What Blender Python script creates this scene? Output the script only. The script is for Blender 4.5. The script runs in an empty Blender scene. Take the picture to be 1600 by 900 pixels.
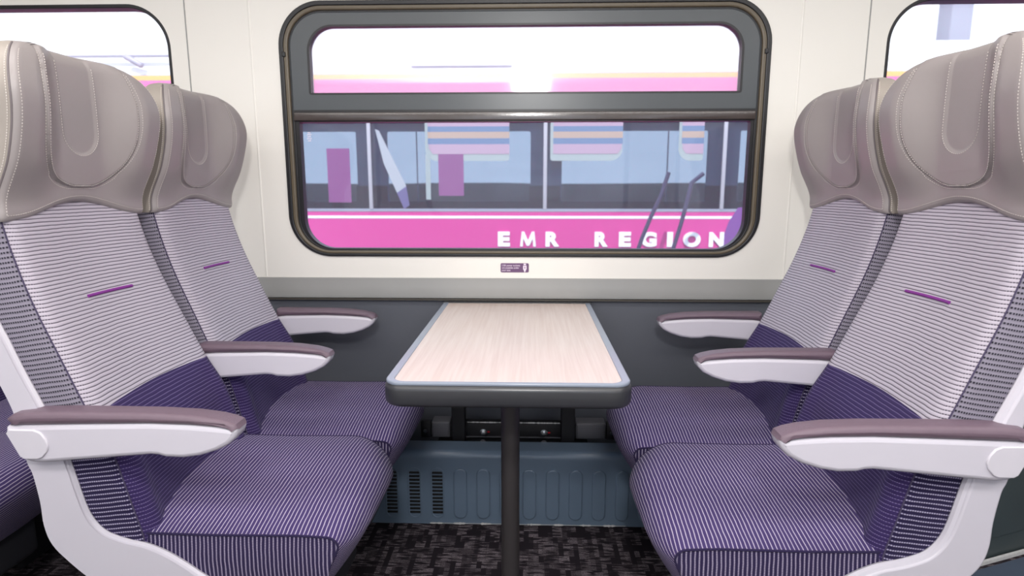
import bpy, bmesh, math, random
from mathutils import Vector, Matrix
random.seed(7)
S = bpy.context.scene
COL = S.collection
PI = math.pi

# ------------------------------------------------------------------ camera
H = 1.14
cam = bpy.data.cameras.new('camera')
cam.sensor_width = 36.0
cam.lens = 924.0 / 1600.0 * 36.0
cam.clip_start = 0.02
cam.clip_end = 500
co = bpy.data.objects.new('camera', cam)
COL.objects.link(co)
co.location = (0, 0, H)
co.rotation_euler = (math.radians(90 - 9.5), 0, math.radians(1.75))
cam.dof.use_dof = True
cam.dof.focus_distance = 1.45
cam.dof.aperture_fstop = 3.8
S.camera = co

# ------------------------------------------------------------------ world, exposure
S.view_settings.view_transform = 'Standard'
S.view_settings.look = 'None'
S.view_settings.gamma = 1.0
S.view_settings.use_curve_mapping = False
S.view_settings.exposure = -0.07
W = bpy.data.worlds.new('sky')
S.world = W
W.use_nodes = True
nt = W.node_tree
nt.nodes.clear()
wo = nt.nodes.new('ShaderNodeOutputWorld')
bg = nt.nodes.new('ShaderNodeBackground')
tc = nt.nodes.new('ShaderNodeTexCoord')
sp = nt.nodes.new('ShaderNodeSeparateXYZ')
rp = nt.nodes.new('ShaderNodeValToRGB')
nt.links.new(tc.outputs['Generated'], sp.inputs[0])
nt.links.new(sp.outputs['Z'], rp.inputs[0])
rp.color_ramp.elements[0].position = 0.0
rp.color_ramp.elements[0].color = (0.86, 0.91, 1.0, 1)
rp.color_ramp.elements[1].position = 0.5
rp.color_ramp.elements[1].color = (0.72, 0.85, 1.0, 1)
nt.links.new(rp.outputs[0], bg.inputs[0])
bg.inputs[1].default_value = 2.2
nt.links.new(bg.outputs[0], wo.inputs[0])

def light(name, kind, loc, rot, energy, size=None, size_y=None, color=(1, 1, 1), angle=None, shape='RECTANGLE'):
    l = bpy.data.lights.new(name, kind)
    l.energy = energy
    l.color = color
    if kind == 'AREA':
        l.shape = shape
        l.size = size
        l.size_y = size_y
    if angle is not None:
        l.angle = angle
    o = bpy.data.objects.new(name, l)
    o.location = loc
    o.rotation_euler = rot
    COL.objects.link(o)
    return o

light('sun', 'SUN', (0, 0, 10), (math.radians(33), 0, math.radians(-12)), 4.2, color=(1, .97, .93), angle=0.02)
# the coach's own lighting: strips in the ceiling over the aisle and over the seats
CEIL = 2.16
light('ceiling_strip_light', 'AREA', (0, -0.05, CEIL - .03), (0, 0, 0), 52, 4.6, .30, (1, .97, .94))
light('ceiling_strip_light', 'AREA', (0, 0.95, CEIL - .03), (0, 0, 0), 30, 4.6, .25, (1, .96, .92))
# small bright lamp behind the camera, placed by its glint in the window
light('rear_lamp_light', 'AREA', (0.0, -0.46, 1.93), (math.radians(72), 0, 0), 20, .24, .20, (1, .98, .96), None, 'ELLIPSE')

# ------------------------------------------------------------------ helpers
def tag(o, label=None, cat=None, group=None, kind=None):
    if label: o['label'] = label
    if cat: o['category'] = cat
    if group: o['group'] = group
    if kind: o['kind'] = kind
    return o

def empty(name, loc, label=None, cat=None, group=None, kind=None):
    o = bpy.data.objects.new(name, None)
    o.empty_display_size = .1
    o.location = loc
    COL.objects.link(o)
    return tag(o, label, cat, group, kind)

def link_mesh(name, me, mats, parent=None, smooth=True, angle=40):
    if not isinstance(mats, (list, tuple)): mats = [mats]
    for m in mats: me.materials.append(m)
    me.polygons.foreach_set('use_smooth', [smooth] * len(me.polygons))
    if smooth and angle: me.set_sharp_from_angle(angle=math.radians(angle))
    o = bpy.data.objects.new(name, me)
    COL.objects.link(o)
    if parent:
        o.parent = parent
        o.matrix_parent_inverse = Matrix.Translation(-abs_loc(parent))
    return o

def abs_loc(o):
    v = Vector((0, 0, 0))
    while o is not None and o.type == 'EMPTY':
        v += o.location
        o = o.parent
    return v

def from_bm(name, bm, mats, parent=None, smooth=True, angle=40):
    me = bpy.data.meshes.new(name)
    bmesh.ops.recalc_face_normals(bm, faces=bm.faces[:])
    bm.to_mesh(me)
    bm.free()
    return link_mesh(name, me, mats, parent, smooth, angle)

def bm_box(bm, c, s, bev=0.0, seg=3, rot=None):
    """a bevelled box in its own bmesh, then merged"""
    t = bmesh.new()
    bmesh.ops.create_cube(t, size=1.0)
    for v in t.verts: v.co = Vector((v.co.x * s[0], v.co.y * s[1], v.co.z * s[2]))
    if bev > 0: bmesh.ops.bevel(t, geom=t.edges[:], offset=bev, segments=seg, profile=.5, affect='EDGES')
    if rot is not None: bmesh.ops.rotate(t, verts=t.verts[:], cent=(0, 0, 0), matrix=rot)
    bmesh.ops.translate(t, verts=t.verts[:], vec=Vector(c))
    me = bpy.data.meshes.new('t')
    t.to_mesh(me); t.free()
    bm.from_mesh(me)
    bpy.data.meshes.remove(me)

def box(name, c, s, mat, parent=None, bev=0.0, seg=3, rot=None):
    bm = bmesh.new()
    bm_box(bm, c, s, bev, seg, rot)
    return from_bm(name, bm, mat, parent)

def bm_tube(bm, pts, r, n=10, caps=True):
    pts = [Vector(p) for p in pts]
    rings = []
    u = None
    for i, p in enumerate(pts):
        a = pts[max(i - 1, 0)]; b = pts[min(i + 1, len(pts) - 1)]
        t = (b - a).normalized()
        if u is None or (u - t * u.dot(t)).length < 1e-4:
            ref = Vector((0, 0, 1)) if abs(t.z) < .9 else Vector((1, 0, 0))
            u = t.cross(ref)
        u = (u - t * u.dot(t)).normalized(); w = t.cross(u)
        rr = r[i] if isinstance(r, (list, tuple)) else r
        rings.append([bm.verts.new(p + (u * math.cos(2 * PI * k / n) + w * math.sin(2 * PI * k / n)) * rr) for k in range(n)])
    for a, b in zip(rings, rings[1:]):
        for k in range(n): bm.faces.new((a[k], a[(k + 1) % n], b[(k + 1) % n], b[k]))
    if caps:
        bm.faces.new(rings[0]); bm.faces.new(rings[-1][::-1])

def rrect(x0, x1, z0, z1, rtl, rtr, rbr, rbl, n=12):
    P = []
    for cx, cz, r, a0 in ((x1 - rtr, z1 - rtr, rtr, 0), (x0 + rtl, z1 - rtl, rtl, 90), (x0 + rbl, z0 + rbl, rbl, 180), (x1 - rbr, z0 + rbr, rbr, 270)):
        if r < 1e-5:
            P.append((cx, cz)); continue
        for k in range(n + 1):
            a = math.radians(a0 + 90 * k / n)
            P.append((cx + r * math.cos(a), cz + r * math.sin(a)))
    return P

def plate(name, outlines, y, depth, mat, parent=None, bevel=0.0, smooth=False):
    """outlines in (x,z); even-odd holes; thickness from y to y+depth"""
    cu = bpy.data.curves.new('c', 'CURVE')
    cu.dimensions = '2D'
    cu.fill_mode = 'BOTH'
    for o in outlines:
        s = cu.splines.new('POLY')
        s.points.add(len(o) - 1)
        for i, (a, b) in enumerate(o): s.points[i].co = (a, b, 0, 1)
        s.use_cyclic_u = True
    cu.extrude = depth / 2 - (bevel if bevel else 0)
    if bevel:
        cu.bevel_depth = bevel; cu.bevel_resolution = 2; cu.offset = -bevel
    t = bpy.data.objects.new('t', cu)
    COL.objects.link(t)
    dg = bpy.context.evaluated_depsgraph_get()
    me = bpy.data.meshes.new_from_object(t.evaluated_get(dg))
    bpy.data.objects.remove(t); bpy.data.curves.remove(cu)
    me.materials.clear()
    for v in me.vertices:
        a, b, c = v.co
        v.co = (a, y + depth / 2 - c, b)
    me.update()
    return link_mesh(name, me, mat, parent, True, 35)

def text_plate(name, txt, x0, zbase, size, y, depth, mat, parent=None, spacing=1.0, bold=0.0, sx=1.0):
    cu = bpy.data.curves.new('c', 'FONT')
    cu.body = txt; cu.size = size; cu.extrude = depth / 2; cu.space_character = spacing; cu.offset = bold
    t = bpy.data.objects.new('t', cu)
    COL.objects.link(t)
    dg = bpy.context.evaluated_depsgraph_get()
    me = bpy.data.meshes.new_from_object(t.evaluated_get(dg))
    bpy.data.objects.remove(t); bpy.data.curves.remove(cu)
    me.materials.clear()
    for v in me.vertices:
        a, b, c = v.co
        v.co = (x0 + a * sx, y - c, zbase + b)
    me.update()
    return link_mesh(name, me, mat, parent, False)

def sheet(name, f, nu, nv, mat, parent=None, uvf=None, closed_u=False, sgn=1, angle=60):
    """parametric sheet: f(u,v)->point, u,v in 0..1 ; uvf(u,v)->(a,b) in metres"""
    bm = bmesh.new()
    uvl = bm.loops.layers.uv.new('UVMap')
    V = [[bm.verts.new(f(i / nu, j / nv)) for j in range(nv + 1)] for i in range(nu + 1)]
    for i in range(nu):
        for j in range(nv):
            idx = ((i, j), (i + 1, j), (i + 1, j + 1), (i, j + 1))
            vs = [V[a][b] for a, b in idx]
            try: fa = bm.faces.new(vs)
            except ValueError: continue
            if uvf:
                for lp, (a, b) in zip(fa.loops, idx): lp[uvl].uv = uvf(a / nu, b / nv)
    me = bpy.data.meshes.new(name)
    if sgn < 0: bmesh.ops.reverse_faces(bm, faces=bm.faces[:])
    bm.to_mesh(me); bm.free()
    return link_mesh(name, me, mat, parent, True, angle)

def lerp(a, b, t): return a + (b - a) * t
def sstep(a, b, x):
    t = min(1, max(0, (x - a) / (b - a))) if b != a else 0
    return t * t * (3 - 2 * t)
def interp(tab, x):
    if x <= tab[0][0]: return tab[0][1]
    for (x0, y0), (x1, y1) in zip(tab, tab[1:]):
        if x <= x1: return lerp(y0, y1, (x - x0) / (x1 - x0))
    return tab[-1][1]
def cinterp(tab, x):
    """smooth (Catmull-Rom) table"""
    n = len(tab)
    if x <= tab[0][0]: return tab[0][1]
    if x >= tab[-1][0]: return tab[-1][1]
    for i in range(n - 1):
        if x <= tab[i + 1][0]:
            x0, y0 = tab[i]; x1, y1 = tab[i + 1]
            m0 = (y1 - tab[i - 1][1]) / (x1 - tab[i - 1][0]) if i > 0 else (y1 - y0) / (x1 - x0)
            m1 = (tab[i + 2][1] - y0) / (tab[i + 2][0] - x0) if i + 2 < n else (y1 - y0) / (x1 - x0)
            h = x1 - x0; t = (x - x0) / h
            return (2 * t**3 - 3 * t**2 + 1) * y0 + (t**3 - 2 * t**2 + t) * h * m0 + (-2 * t**3 + 3 * t**2) * y1 + (t**3 - t**2) * h * m1

# ------------------------------------------------------------------ materials
def srgb(r, g, b):
    def c(v):
        v /= 255.0
        return v / 12.92 if v <= .04045 else ((v + .055) / 1.055) ** 2.4
    return (c(r), c(g), c(b), 1)

def mat(name, rgb, rough=.5, metal=0.0, noise=0.0, nscale=40, bump=0.0, bscale=300, spec=.5, coat=0.0):
    m = bpy.data.materials.new(name)
    m.use_nodes = True
    nt = m.node_tree
    b = nt.nodes['Principled BSDF']
    b.inputs['Roughness'].default_value = rough
    b.inputs['Metallic'].default_value = metal
    b.inputs['Specular IOR Level'].default_value = spec
    b.inputs['Coat Weight'].default_value = coat
    tcn = nt.nodes.new('ShaderNodeTexCoord')
    n = nt.nodes.new('ShaderNodeTexNoise')
    n.inputs['Scale'].default_value = nscale
    n.inputs['Detail'].default_value = 4
    nt.links.new(tcn.outputs['Object'], n.inputs['Vector'])
    mx = nt.nodes.new('ShaderNodeMix'); mx.data_type = 'RGBA'
    c = srgb(*rgb)
    k = noise if noise else 0.02
    mx.inputs['A'].default_value = tuple(v * (1 - k) for v in c[:3]) + (1,)
    mx.inputs['B'].default_value = tuple(min(1, v * (1 + k)) for v in c[:3]) + (1,)
    nt.links.new(n.outputs['Fac'], mx.inputs['Factor'])
    nt.links.new(mx.outputs['Result'], b.inputs['Base Color'])
    if bump:
        n2 = nt.nodes.new('ShaderNodeTexNoise'); n2.inputs['Scale'].default_value = bscale
        nt.links.new(tcn.outputs['Object'], n2.inputs['Vector'])
        bp = nt.nodes.new('ShaderNodeBump'); bp.inputs['Strength'].default_value = bump; bp.inputs['Distance'].default_value = .002
        nt.links.new(n2.outputs['Fac'], bp.inputs['Height'])
        nt.links.new(bp.outputs[0], b.inputs['Normal'])
    return m

def math_node(nt, op, a, b=None, c=None):
    n = nt.nodes.new('ShaderNodeMath'); n.operation = op
    for i, v in enumerate((a, b, c)):
        if v is None: continue
        if isinstance(v, (int, float)): n.inputs[i].default_value = v
        else: nt.links.new(v, n.inputs[i])
    return n.outputs[0]

def rib_mat(name, base, line, period=.0085, frac=.3, dash=.0032, dashfrac=.7, rough=.9, soft=.08, base2=None, sheen=.3):
    """woven ribs: stripes across UV.y, stripe made of short stitches along UV.x"""
    m = bpy.data.materials.new(name)
    m.use_nodes = True
    nt = m.node_tree
    b = nt.nodes['Principled BSDF']
    b.inputs['Roughness'].default_value = rough
    b.inputs['Specular IOR Level'].default_value = .15
    b.inputs['Sheen Weight'].default_value = sheen
    b.inputs['Sheen Roughness'].default_value = .6
    uv = nt.nodes.new('ShaderNodeUVMap'); uv.uv_map = 'UVMap'
    # a gentle wobble of the weave
    nz = nt.nodes.new('ShaderNodeTexNoise'); nz.inputs['Scale'].default_value = 22; nz.inputs['Detail'].default_value = 2
    nt.links.new(uv.outputs[0], nz.inputs['Vector'])
    s = nt.nodes.new('ShaderNodeSeparateXYZ')
    nt.links.new(uv.outputs[0], s.inputs[0])
    wob = math_node(nt, 'MULTIPLY', math_node(nt, 'SUBTRACT', nz.outputs['Fac'], .5), .0035)
    v = math_node(nt, 'ADD', s.outputs['Y'], wob)
    ph = math_node(nt, 'FRACT', math_node(nt, 'DIVIDE', v, period))
    tri = math_node(nt, 'ABSOLUTE', math_node(nt, 'SUBTRACT', ph, .5))            # 0 at the line centre .. .5
    mr = nt.nodes.new('ShaderNodeMapRange'); mr.interpolation_type = 'SMOOTHSTEP'
    nt.links.new(tri, mr.inputs['Value'])
    mr.inputs['From Min'].default_value = frac / 2 + soft
    mr.inputs['From Max'].default_value = max(0, frac / 2 - soft)
    row = math_node(nt, 'FLOOR', math_node(nt, 'DIVIDE', v, period))
    off = math_node(nt, 'MULTIPLY', row, .37)
    dp = math_node(nt, 'FRACT', math_node(nt, 'ADD', math_node(nt, 'DIVIDE', s.outputs['X'], dash), off))
    dt = math_node(nt, 'ABSOLUTE', math_node(nt, 'SUBTRACT', dp, .5))
    md = nt.nodes.new('ShaderNodeMapRange'); md.interpolation_type = 'SMOOTHSTEP'
    nt.links.new(dt, md.inputs['Value'])
    md.inputs['From Min'].default_value = min(.5, dashfrac / 2 + .12)
    md.inputs['From Max'].default_value = dashfrac / 2 - .12
    md.inputs['To Min'].default_value = .25
    fac = math_node(nt, 'MULTIPLY', mr.outputs[0], md.outputs[0])
    n3 = nt.nodes.new('ShaderNodeTexNoise'); n3.inputs['Scale'].default_value = 700; n3.inputs['Detail'].default_value = 2
    nt.links.new(uv.outputs[0], n3.inputs['Vector'])
    mb = nt.nodes.new('ShaderNodeMix'); mb.data_type = 'RGBA'
    b0 = srgb(*base); b1 = srgb(*(base2 or tuple(min(255, x * 1.12) for x in base)))
    mb.inputs['A'].default_value = tuple(x * .86 for x in b0[:3]) + (1,); mb.inputs['B'].default_value = b1
    nt.links.new(n3.outputs['Fac'], mb.inputs['Factor'])
    mx = nt.nodes.new('ShaderNodeMix'); mx.data_type = 'RGBA'
    nt.links.new(fac, mx.inputs['Factor'])
    nt.links.new(mb.outputs['Result'], mx.inputs['A'])
    mx.inputs['B'].default_value = srgb(*line)
    nt.links.new(mx.outputs['Result'], b.inputs['Base Color'])
    hgt = math_node(nt, 'ADD', math_node(nt, 'MULTIPLY', tri, 2.0), math_node(nt, 'MULTIPLY', n3.outputs['Fac'], .3))
    bp = nt.nodes.new('ShaderNodeBump'); bp.inputs['Strength'].default_value = .35; bp.inputs['Distance'].default_value = .0016
    nt.links.new(hgt, bp.inputs['Height'])
    nt.links.new(bp.outputs[0], b.inputs['Normal'])
    return m

M = {}
M['white_wall'] = mat('white_wall', (232, 229, 222), .45, noise=.015, nscale=3)
M['rail'] = mat('rail_grey', (150, 150, 148), .35, noise=.04, nscale=8)
M['rail_dark'] = mat('rail_dark', (70, 66, 60), .45)
M['wall_dark'] = mat('wall_dark_grey', (84, 87, 95), .55, noise=.05, nscale=6)
M['seal'] = mat('window_seal', (92, 82, 66), .38, noise=.12, nscale=20)
M['seal_dark'] = mat('window_seal_dark', (22, 22, 26), .4)
M['hopper'] = mat('hopper_grey', (72, 77, 81), .32, noise=.06, nscale=10)
M['divider'] = mat('divider_brown', (66, 58, 56), .2, noise=.1, nscale=60, bump=.1, bscale=160, spec=.9)
M['leather'] = mat('taupe_leather', (148, 141, 140), .42, noise=.04, nscale=8, bump=.12, bscale=900)
M['leather_tan'] = mat('tan_leather', (152, 144, 136), .5, noise=.05, nscale=8, bump=.12, bscale=900)
M['stitch'] = mat('pale_thread', (214, 206, 200), .8)
M['piping'] = mat('dark_piping', (104, 96, 98), .5)
M['shell'] = mat('cream_plastic', (196, 192, 201), .38, noise=.012, nscale=5)
M['cap'] = mat('grey_plastic_cap', (200, 196, 204), .4)
M['armpad'] = mat('mauve_arm_pad', (104, 86, 98), .36, noise=.06, nscale=70, bump=.35, bscale=1600)
M['frame'] = mat('table_frame_rubber', (48, 49, 53), .3, noise=.05, nscale=30)
M['pole'] = mat('pole_dark', (52, 49, 50), .35)
M['black'] = mat('black_metal', (26, 26, 30), .5)
M['steel'] = mat('bolt_steel', (190, 190, 190), .22, metal=1)
M['heater'] = mat('heater_blue_grey', (100, 117, 136), .3, noise=.05, nscale=5)
M['slot'] = mat('vent_black', (10, 11, 13), .8)
M['socket'] = mat('socket_grey', (92, 92, 98), .5)
M['scuff'] = mat('scuffed_white', (205, 205, 205), .6, noise=.2, nscale=90)
M['red'] = mat('red_mark', (190, 20, 40), .5)
M['seam'] = mat('seam_thread', (66, 58, 84), .9)
M['embroid'] = mat('purple_thread', (122, 40, 132), .6, noise=.2, nscale=300)
M['sticker'] = mat('sticker_purple', (104, 74, 110), .4)
M['white_ink'] = mat('white_ink', (240, 225, 240), .5)
M['under'] = mat('seat_underside', (30, 30, 36), .7)
M['green_dark'] = mat('dark_green_grey', (62, 72, 74), .5, noise=.08, nscale=7)
M['mat_blue'] = mat('blue_grey_vinyl', (78, 90, 108), .5)
M['ceiling'] = mat('ceiling_white', (225, 223, 218), .5)
M['rib_light'] = rib_mat('rib_light', (174, 167, 178), (50, 42, 56), frac=.26, dashfrac=.8, sheen=.05)
M['rib_purple'] = rib_mat('rib_purple', (48, 36, 78), (128, 114, 158), frac=.12, dashfrac=.5, soft=.09, sheen=.05)
M['rib_seat'] = rib_mat('rib_seat', (60, 48, 90), (192, 180, 202), frac=.17, dashfrac=.85, soft=.1, period=.0085, sheen=.05)
M['rib_side_light'] = rib_mat('rib_side_light', (124, 119, 132), (34, 32, 42), sheen=.05, frac=.40, dash=.0045, dashfrac=.6, period=.0095)
M['rib_side_dark'] = rib_mat('rib_side_dark', (32, 25, 56), (170, 162, 190), sheen=.05, frac=.26, dash=.0042, dashfrac=.55, period=.0095)
M['rib_seat_side'] = rib_mat('rib_seat_side', (38, 30, 62), (166, 156, 180), sheen=.05, frac=.30, dash=.0036, dashfrac=.55, period=.0085)

def wood_mat():
    m = bpy.data.materials.new('pale_oak_laminate')
    m.use_nodes = True
    nt = m.node_tree; b = nt.nodes['Principled BSDF']
    b.inputs['Roughness'].default_value = .3
    tcn = nt.nodes.new('ShaderNodeTexCoord'); mp = nt.nodes.new('ShaderNodeMapping')
    mp.inputs['Scale'].default_value = (75, 2.2, 1)
    nt.links.new(tcn.outputs['Object'], mp.inputs[0])
    n = nt.nodes.new('ShaderNodeTexNoise'); n.inputs['Scale'].default_value = 1.6; n.inputs['Detail'].default_value = 6
    n.inputs['Distortion'].default_value = .5
    nt.links.new(mp.outputs[0], n.inputs['Vector'])
    r = nt.nodes.new('ShaderNodeMapRange'); nt.links.new(n.outputs['Fac'], r.inputs[0]); r.inputs[1].default_value = .3; r.inputs[2].default_value = .65
    mx = nt.nodes.new('ShaderNodeMix'); mx.data_type = 'RGBA'
    nt.links.new(r.outputs[0], mx.inputs['Factor'])
    mx.inputs['A'].default_value = srgb(192, 172, 162); mx.inputs['B'].default_value = srgb(203, 187, 178)
    nt.links.new(mx.outputs['Result'], b.inputs['Base Color'])
    return m
M['wood'] = wood_mat()

def carpet_mat():
    m = bpy.data.materials.new('patterned_carpet')
    m.use_nodes = True
    nt = m.node_tree; b = nt.nodes['Principled BSDF']
    b.inputs['Roughness'].default_value = .95
    b.inputs['Specular IOR Level'].default_value = .1
    tcn = nt.nodes.new('ShaderNodeTexCoord')
    def noise(scale, sc, det=2):
        mp = nt.nodes.new('ShaderNodeMapping'); mp.inputs['Scale'].default_value = scale
        nt.links.new(tcn.outputs['Object'], mp.inputs[0])
        n = nt.nodes.new('ShaderNodeTexNoise'); n.inputs['Scale'].default_value = sc; n.inputs['Detail'].default_value = det
        nt.links.new(mp.outputs[0], n.inputs['Vector']); return n.outputs['Fac']
    # short horizontal dashes
    br = nt.nodes.new('ShaderNodeTexBrick')
    br.inputs['Color1'].default_value = (1, 1, 1, 1); br.inputs['Color2'].default_value = (0, 0, 0, 1); br.inputs['Mortar'].default_value = (0, 0, 0, 1)
    br.inputs['Scale'].default_value = 1; br.inputs['Brick Width'].default_value = .045; br.inputs['Row Height'].default_value = .0085
    br.inputs['Mortar Size'].default_value = .0016; br.offset = .37
    nt.links.new(tcn.outputs['Object'], br.inputs[0])
    sn = nt.nodes.new('ShaderNodeVectorMath'); sn.operation = 'SNAP'
    nt.links.new(tcn.outputs['Object'], sn.inputs[0]); sn.inputs[1].default_value = (.016, .034, 1)
    mpb = nt.nodes.new('ShaderNodeMapping'); mpb.inputs['Scale'].default_value = (26, 9, 1)
    nt.links.new(sn.outputs[0], mpb.inputs[0])
    nb = nt.nodes.new('ShaderNodeTexNoise'); nb.inputs['Scale'].default_value = 1.5; nb.inputs['Detail'].default_value = 2
    nt.links.new(mpb.outputs[0], nb.inputs['Vector']); blot = nb.outputs['Fac']
    r1 = nt.nodes.new('ShaderNodeMapRange'); nt.links.new(blot, r1.inputs[0]); r1.inputs[1].default_value = .44; r1.inputs[2].default_value = .56
    fine = noise((1, 1, 1), 420, 1)
    r2 = nt.nodes.new('ShaderNodeMapRange'); nt.links.new(fine, r2.inputs[0]); r2.inputs[1].default_value = .42; r2.inputs[2].default_value = .6
    dash = noise((22, 110, 1), 1, 1)
    r3 = nt.nodes.new('ShaderNodeMapRange'); nt.links.new(dash, r3.inputs[0]); r3.inputs[1].default_value = .42; r3.inputs[2].default_value = .52
    f = math_node(nt, 'MULTIPLY', math_node(nt, 'MULTIPLY', r1.outputs[0], r3.outputs[0]), math_node(nt, 'ADD', math_node(nt, 'MULTIPLY', r2.outputs[0], .8), .2))
    sepc = nt.nodes.new('ShaderNodeSeparateColor'); nt.links.new(br.outputs[0], sepc.inputs[0])
    f = math_node(nt, 'MULTIPLY', f, math_node(nt, 'ADD', math_node(nt, 'MULTIPLY', sepc.outputs[0], .6), .4))
    mx = nt.nodes.new('ShaderNodeMix'); mx.data_type = 'RGBA'
    nt.links.new(f, mx.inputs['Factor'])
    mx.inputs['A'].default_value = srgb(38, 33, 38); mx.inputs['B'].default_value = srgb(160, 148, 154)
    nt.links.new(mx.outputs['Result'], b.inputs['Base Color'])
    bp = nt.nodes.new('ShaderNodeBump'); bp.inputs['Strength'].default_value = .4; bp.inputs['Distance'].default_value = .002
    nt.links.new(fine, bp.inputs['Height']); nt.links.new(bp.outputs[0], b.inputs['Normal'])
    return m
M['carpet'] = carpet_mat()

def glass(name, tint, refl_rough=0.0, strength=1.0, haze=0.0):
    """thin pane: clear see-through plus a mirror-like surface reflection"""
    m = bpy.data.materials.new(name)
    m.use_nodes = True
    nt = m.node_tree; nt.nodes.clear()
    o = nt.nodes.new('ShaderNodeOutputMaterial')
    t = nt.nodes.new('ShaderNodeBsdfTransparent'); t.inputs[0].default_value = tint + (1,)
    g = nt.nodes.new('ShaderNodeBsdfGlossy'); g.inputs['Roughness'].default_value = refl_rough
    fr = nt.nodes.new('ShaderNodeFresnel'); fr.inputs['IOR'].default_value = 1.5
    ge = nt.nodes.new('ShaderNodeNewGeometry')      # only the face towards the viewer reflects
    k = math_node(nt, 'MULTIPLY', math_node(nt, 'MULTIPLY', fr.outputs[0], strength), math_node(nt, 'SUBTRACT', 1.0, ge.outputs['Backfacing']))
    k = math_node(nt, 'MINIMUM', k, 1.0)
    base = t.outputs[0]
    if haze:                                   # veil of glare: translucent white mixed into the pane
        tl = nt.nodes.new('ShaderNodeBsdfTranslucent'); tl.inputs[0].default_value = (.95, .95, 1, 1)
        mh = nt.nodes.new('ShaderNodeMixShader'); mh.inputs[0].default_value = haze
        nt.links.new(t.outputs[0], mh.inputs[1]); nt.links.new(tl.outputs[0], mh.inputs[2]); base = mh.outputs[0]
    mx = nt.nodes.new('ShaderNodeMixShader')
    nt.links.new(k, mx.inputs[0]); nt.links.new(base, mx.inputs[1]); nt.links.new(g.outputs[0], mx.inputs[2])
    nt.links.new(mx.outputs[0], o.inputs[0])
    return m
M['glass_clear'] = glass('glass_clear', (1, 1, 1), strength=1.4, haze=.33, refl_rough=.07)
M['glass_low'] = glass('glass_lower', (.93, .96, 1.0), strength=.6, haze=.06)
M['glass_side'] = glass('glass_side', (1, 1, 1), strength=1.0, haze=.2)
M['glass_train'] = glass('glass_tinted_blue', (.48, .53, .58), strength=.5)
M['tr_white'] = mat('coach_white', (238, 238, 240), .35)
M['tr_magenta'] = mat('coach_magenta', (210, 58, 142), .3, noise=.03, nscale=1.5)
M['tr_yellow'] = mat('coach_orange', (250, 165, 30), .35)
M['tr_purple'] = mat('coach_purple', (120, 60, 140), .35)
M['tr_grey'] = mat('coach_grey_line', (150, 150, 165), .4)
M['tr_bar'] = mat('coach_window_bar', (176, 170, 176), .4)
M['tr_dark'] = mat('coach_interior_navy', (158, 164, 192), .7)
M['reflect_dark'] = mat('reflected_dark_tone', (26, 26, 44), .7)
M['tr_inner'] = mat('coach_interior_pale', (190, 190, 205), .7)
M['tr_letter'] = mat('coach_letters', (244, 238, 240), .5)
M['ballast'] = mat('ballast_dark', (34, 34, 42), .95, noise=.2, nscale=2)
M['hedge'] = mat('embankment_green_grey', (34, 40, 44), .95, noise=.2, nscale=.6)
M['pale_concrete'] = mat('pale_concrete', (150, 156, 172), .8)
M['reflect_pale'] = mat('pale_reflection_tone', (170, 172, 178), .8)  # tones for the reflections painted on the other train's windows
M['lilac'] = mat('lilac_reflection_tone', (98, 90, 132), .8)
M['reflect_magenta'] = mat('magenta_reflection_tone', (128, 62, 118), .6)
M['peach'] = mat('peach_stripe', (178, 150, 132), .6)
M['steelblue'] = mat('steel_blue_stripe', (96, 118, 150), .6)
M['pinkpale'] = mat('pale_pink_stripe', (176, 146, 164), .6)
M['shade_streak'] = mat('shade_streak_navy', (40, 30, 66), .5)
M['reflect_cream'] = mat('cream_reflection_tone', (160, 168, 166), .5)

# ================================================================== the coach shell (setting)
WY = 2.12            # inner face of the window wall
X0, X1 = -3.4, 3.4
WC = -0.03           # window centre
WIN = [(-2.915, -1.247), (-0.863, 0.803), (1.187, 2.855)]
WZ0, WZ1 = .902, 1.766

def winhole(a, b, grow=0.0, r=.145):
    return rrect(a - grow, b + grow, WZ0 - grow, WZ1 + grow, r, r, r, r, 16)

wall = plate('wall_back', [[(X0, .82), (X1, .82), (X1, CEIL), (X0, CEIL)]] + [winhole(a, b) for a, b in WIN], WY, .07, M['white_wall'])
tag(wall, 'cream white upper wall panel around the windows', kind='structure')
low = box('wall_lower', ((X0 + X1) / 2, WY + .035, .372), (X1 - X0, .055, .746), M['wall_dark'])
tag(low, 'dark grey lower wall panel behind the table', kind='structure')
# sloping grey rail between the two
bm = bmesh.new()
prof = [(WY + .002, .822), (WY - .004, .820), (WY - .006, .790), (WY - .012, .756), (WY - .010, .748), (WY + .06, .746), (WY + .06, .822)]
ra = [bm.verts.new((X0, a, b)) for a, b in prof]; rb = [bm.verts.new((X1, a, b)) for a, b in prof]
for i in range(len(prof)):
    j = (i + 1) % len(prof); bm.faces.new((ra[i], ra[j], rb[j], rb[i]))
bm.faces.new(ra[::-1]); bm.faces.new(rb)
tag(from_bm('trim_1', bm, M['rail'], angle=25), 'light grey rail along the foot of the white wall', kind='structure')
tag(box('trim_2', (WC, WY - .001, .7425), (X1 - X0, .02, .006), M['rail_dark']), 'thin dark line under the grey rail', kind='structure')
for i, x in enumerate((-1.187, 1.124)):
    tag(box('trim_%d' % (3 + i), (x, WY - .0005, 1.49), (.0035, .003, 1.33), M['rail']), 'thin vertical seam in the white wall %s the window' % ('left of' if i == 0 else 'right of'), kind='structure')
# narrow raised edge strips of the window panel
for i, x in enumerate((-.965, .905)):
    bm = bmesh.new()
    bm_tube(bm, [(x, WY + .0025, .825), (x, WY + .0025, CEIL)], .005, 8)
    tag(from_bm('trim_%d' % (5 + i), bm, M['white_wall']), 'soft white panel edge %s the window' % ('left of' if i == 0 else 'right of'), kind='structure')

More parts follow.
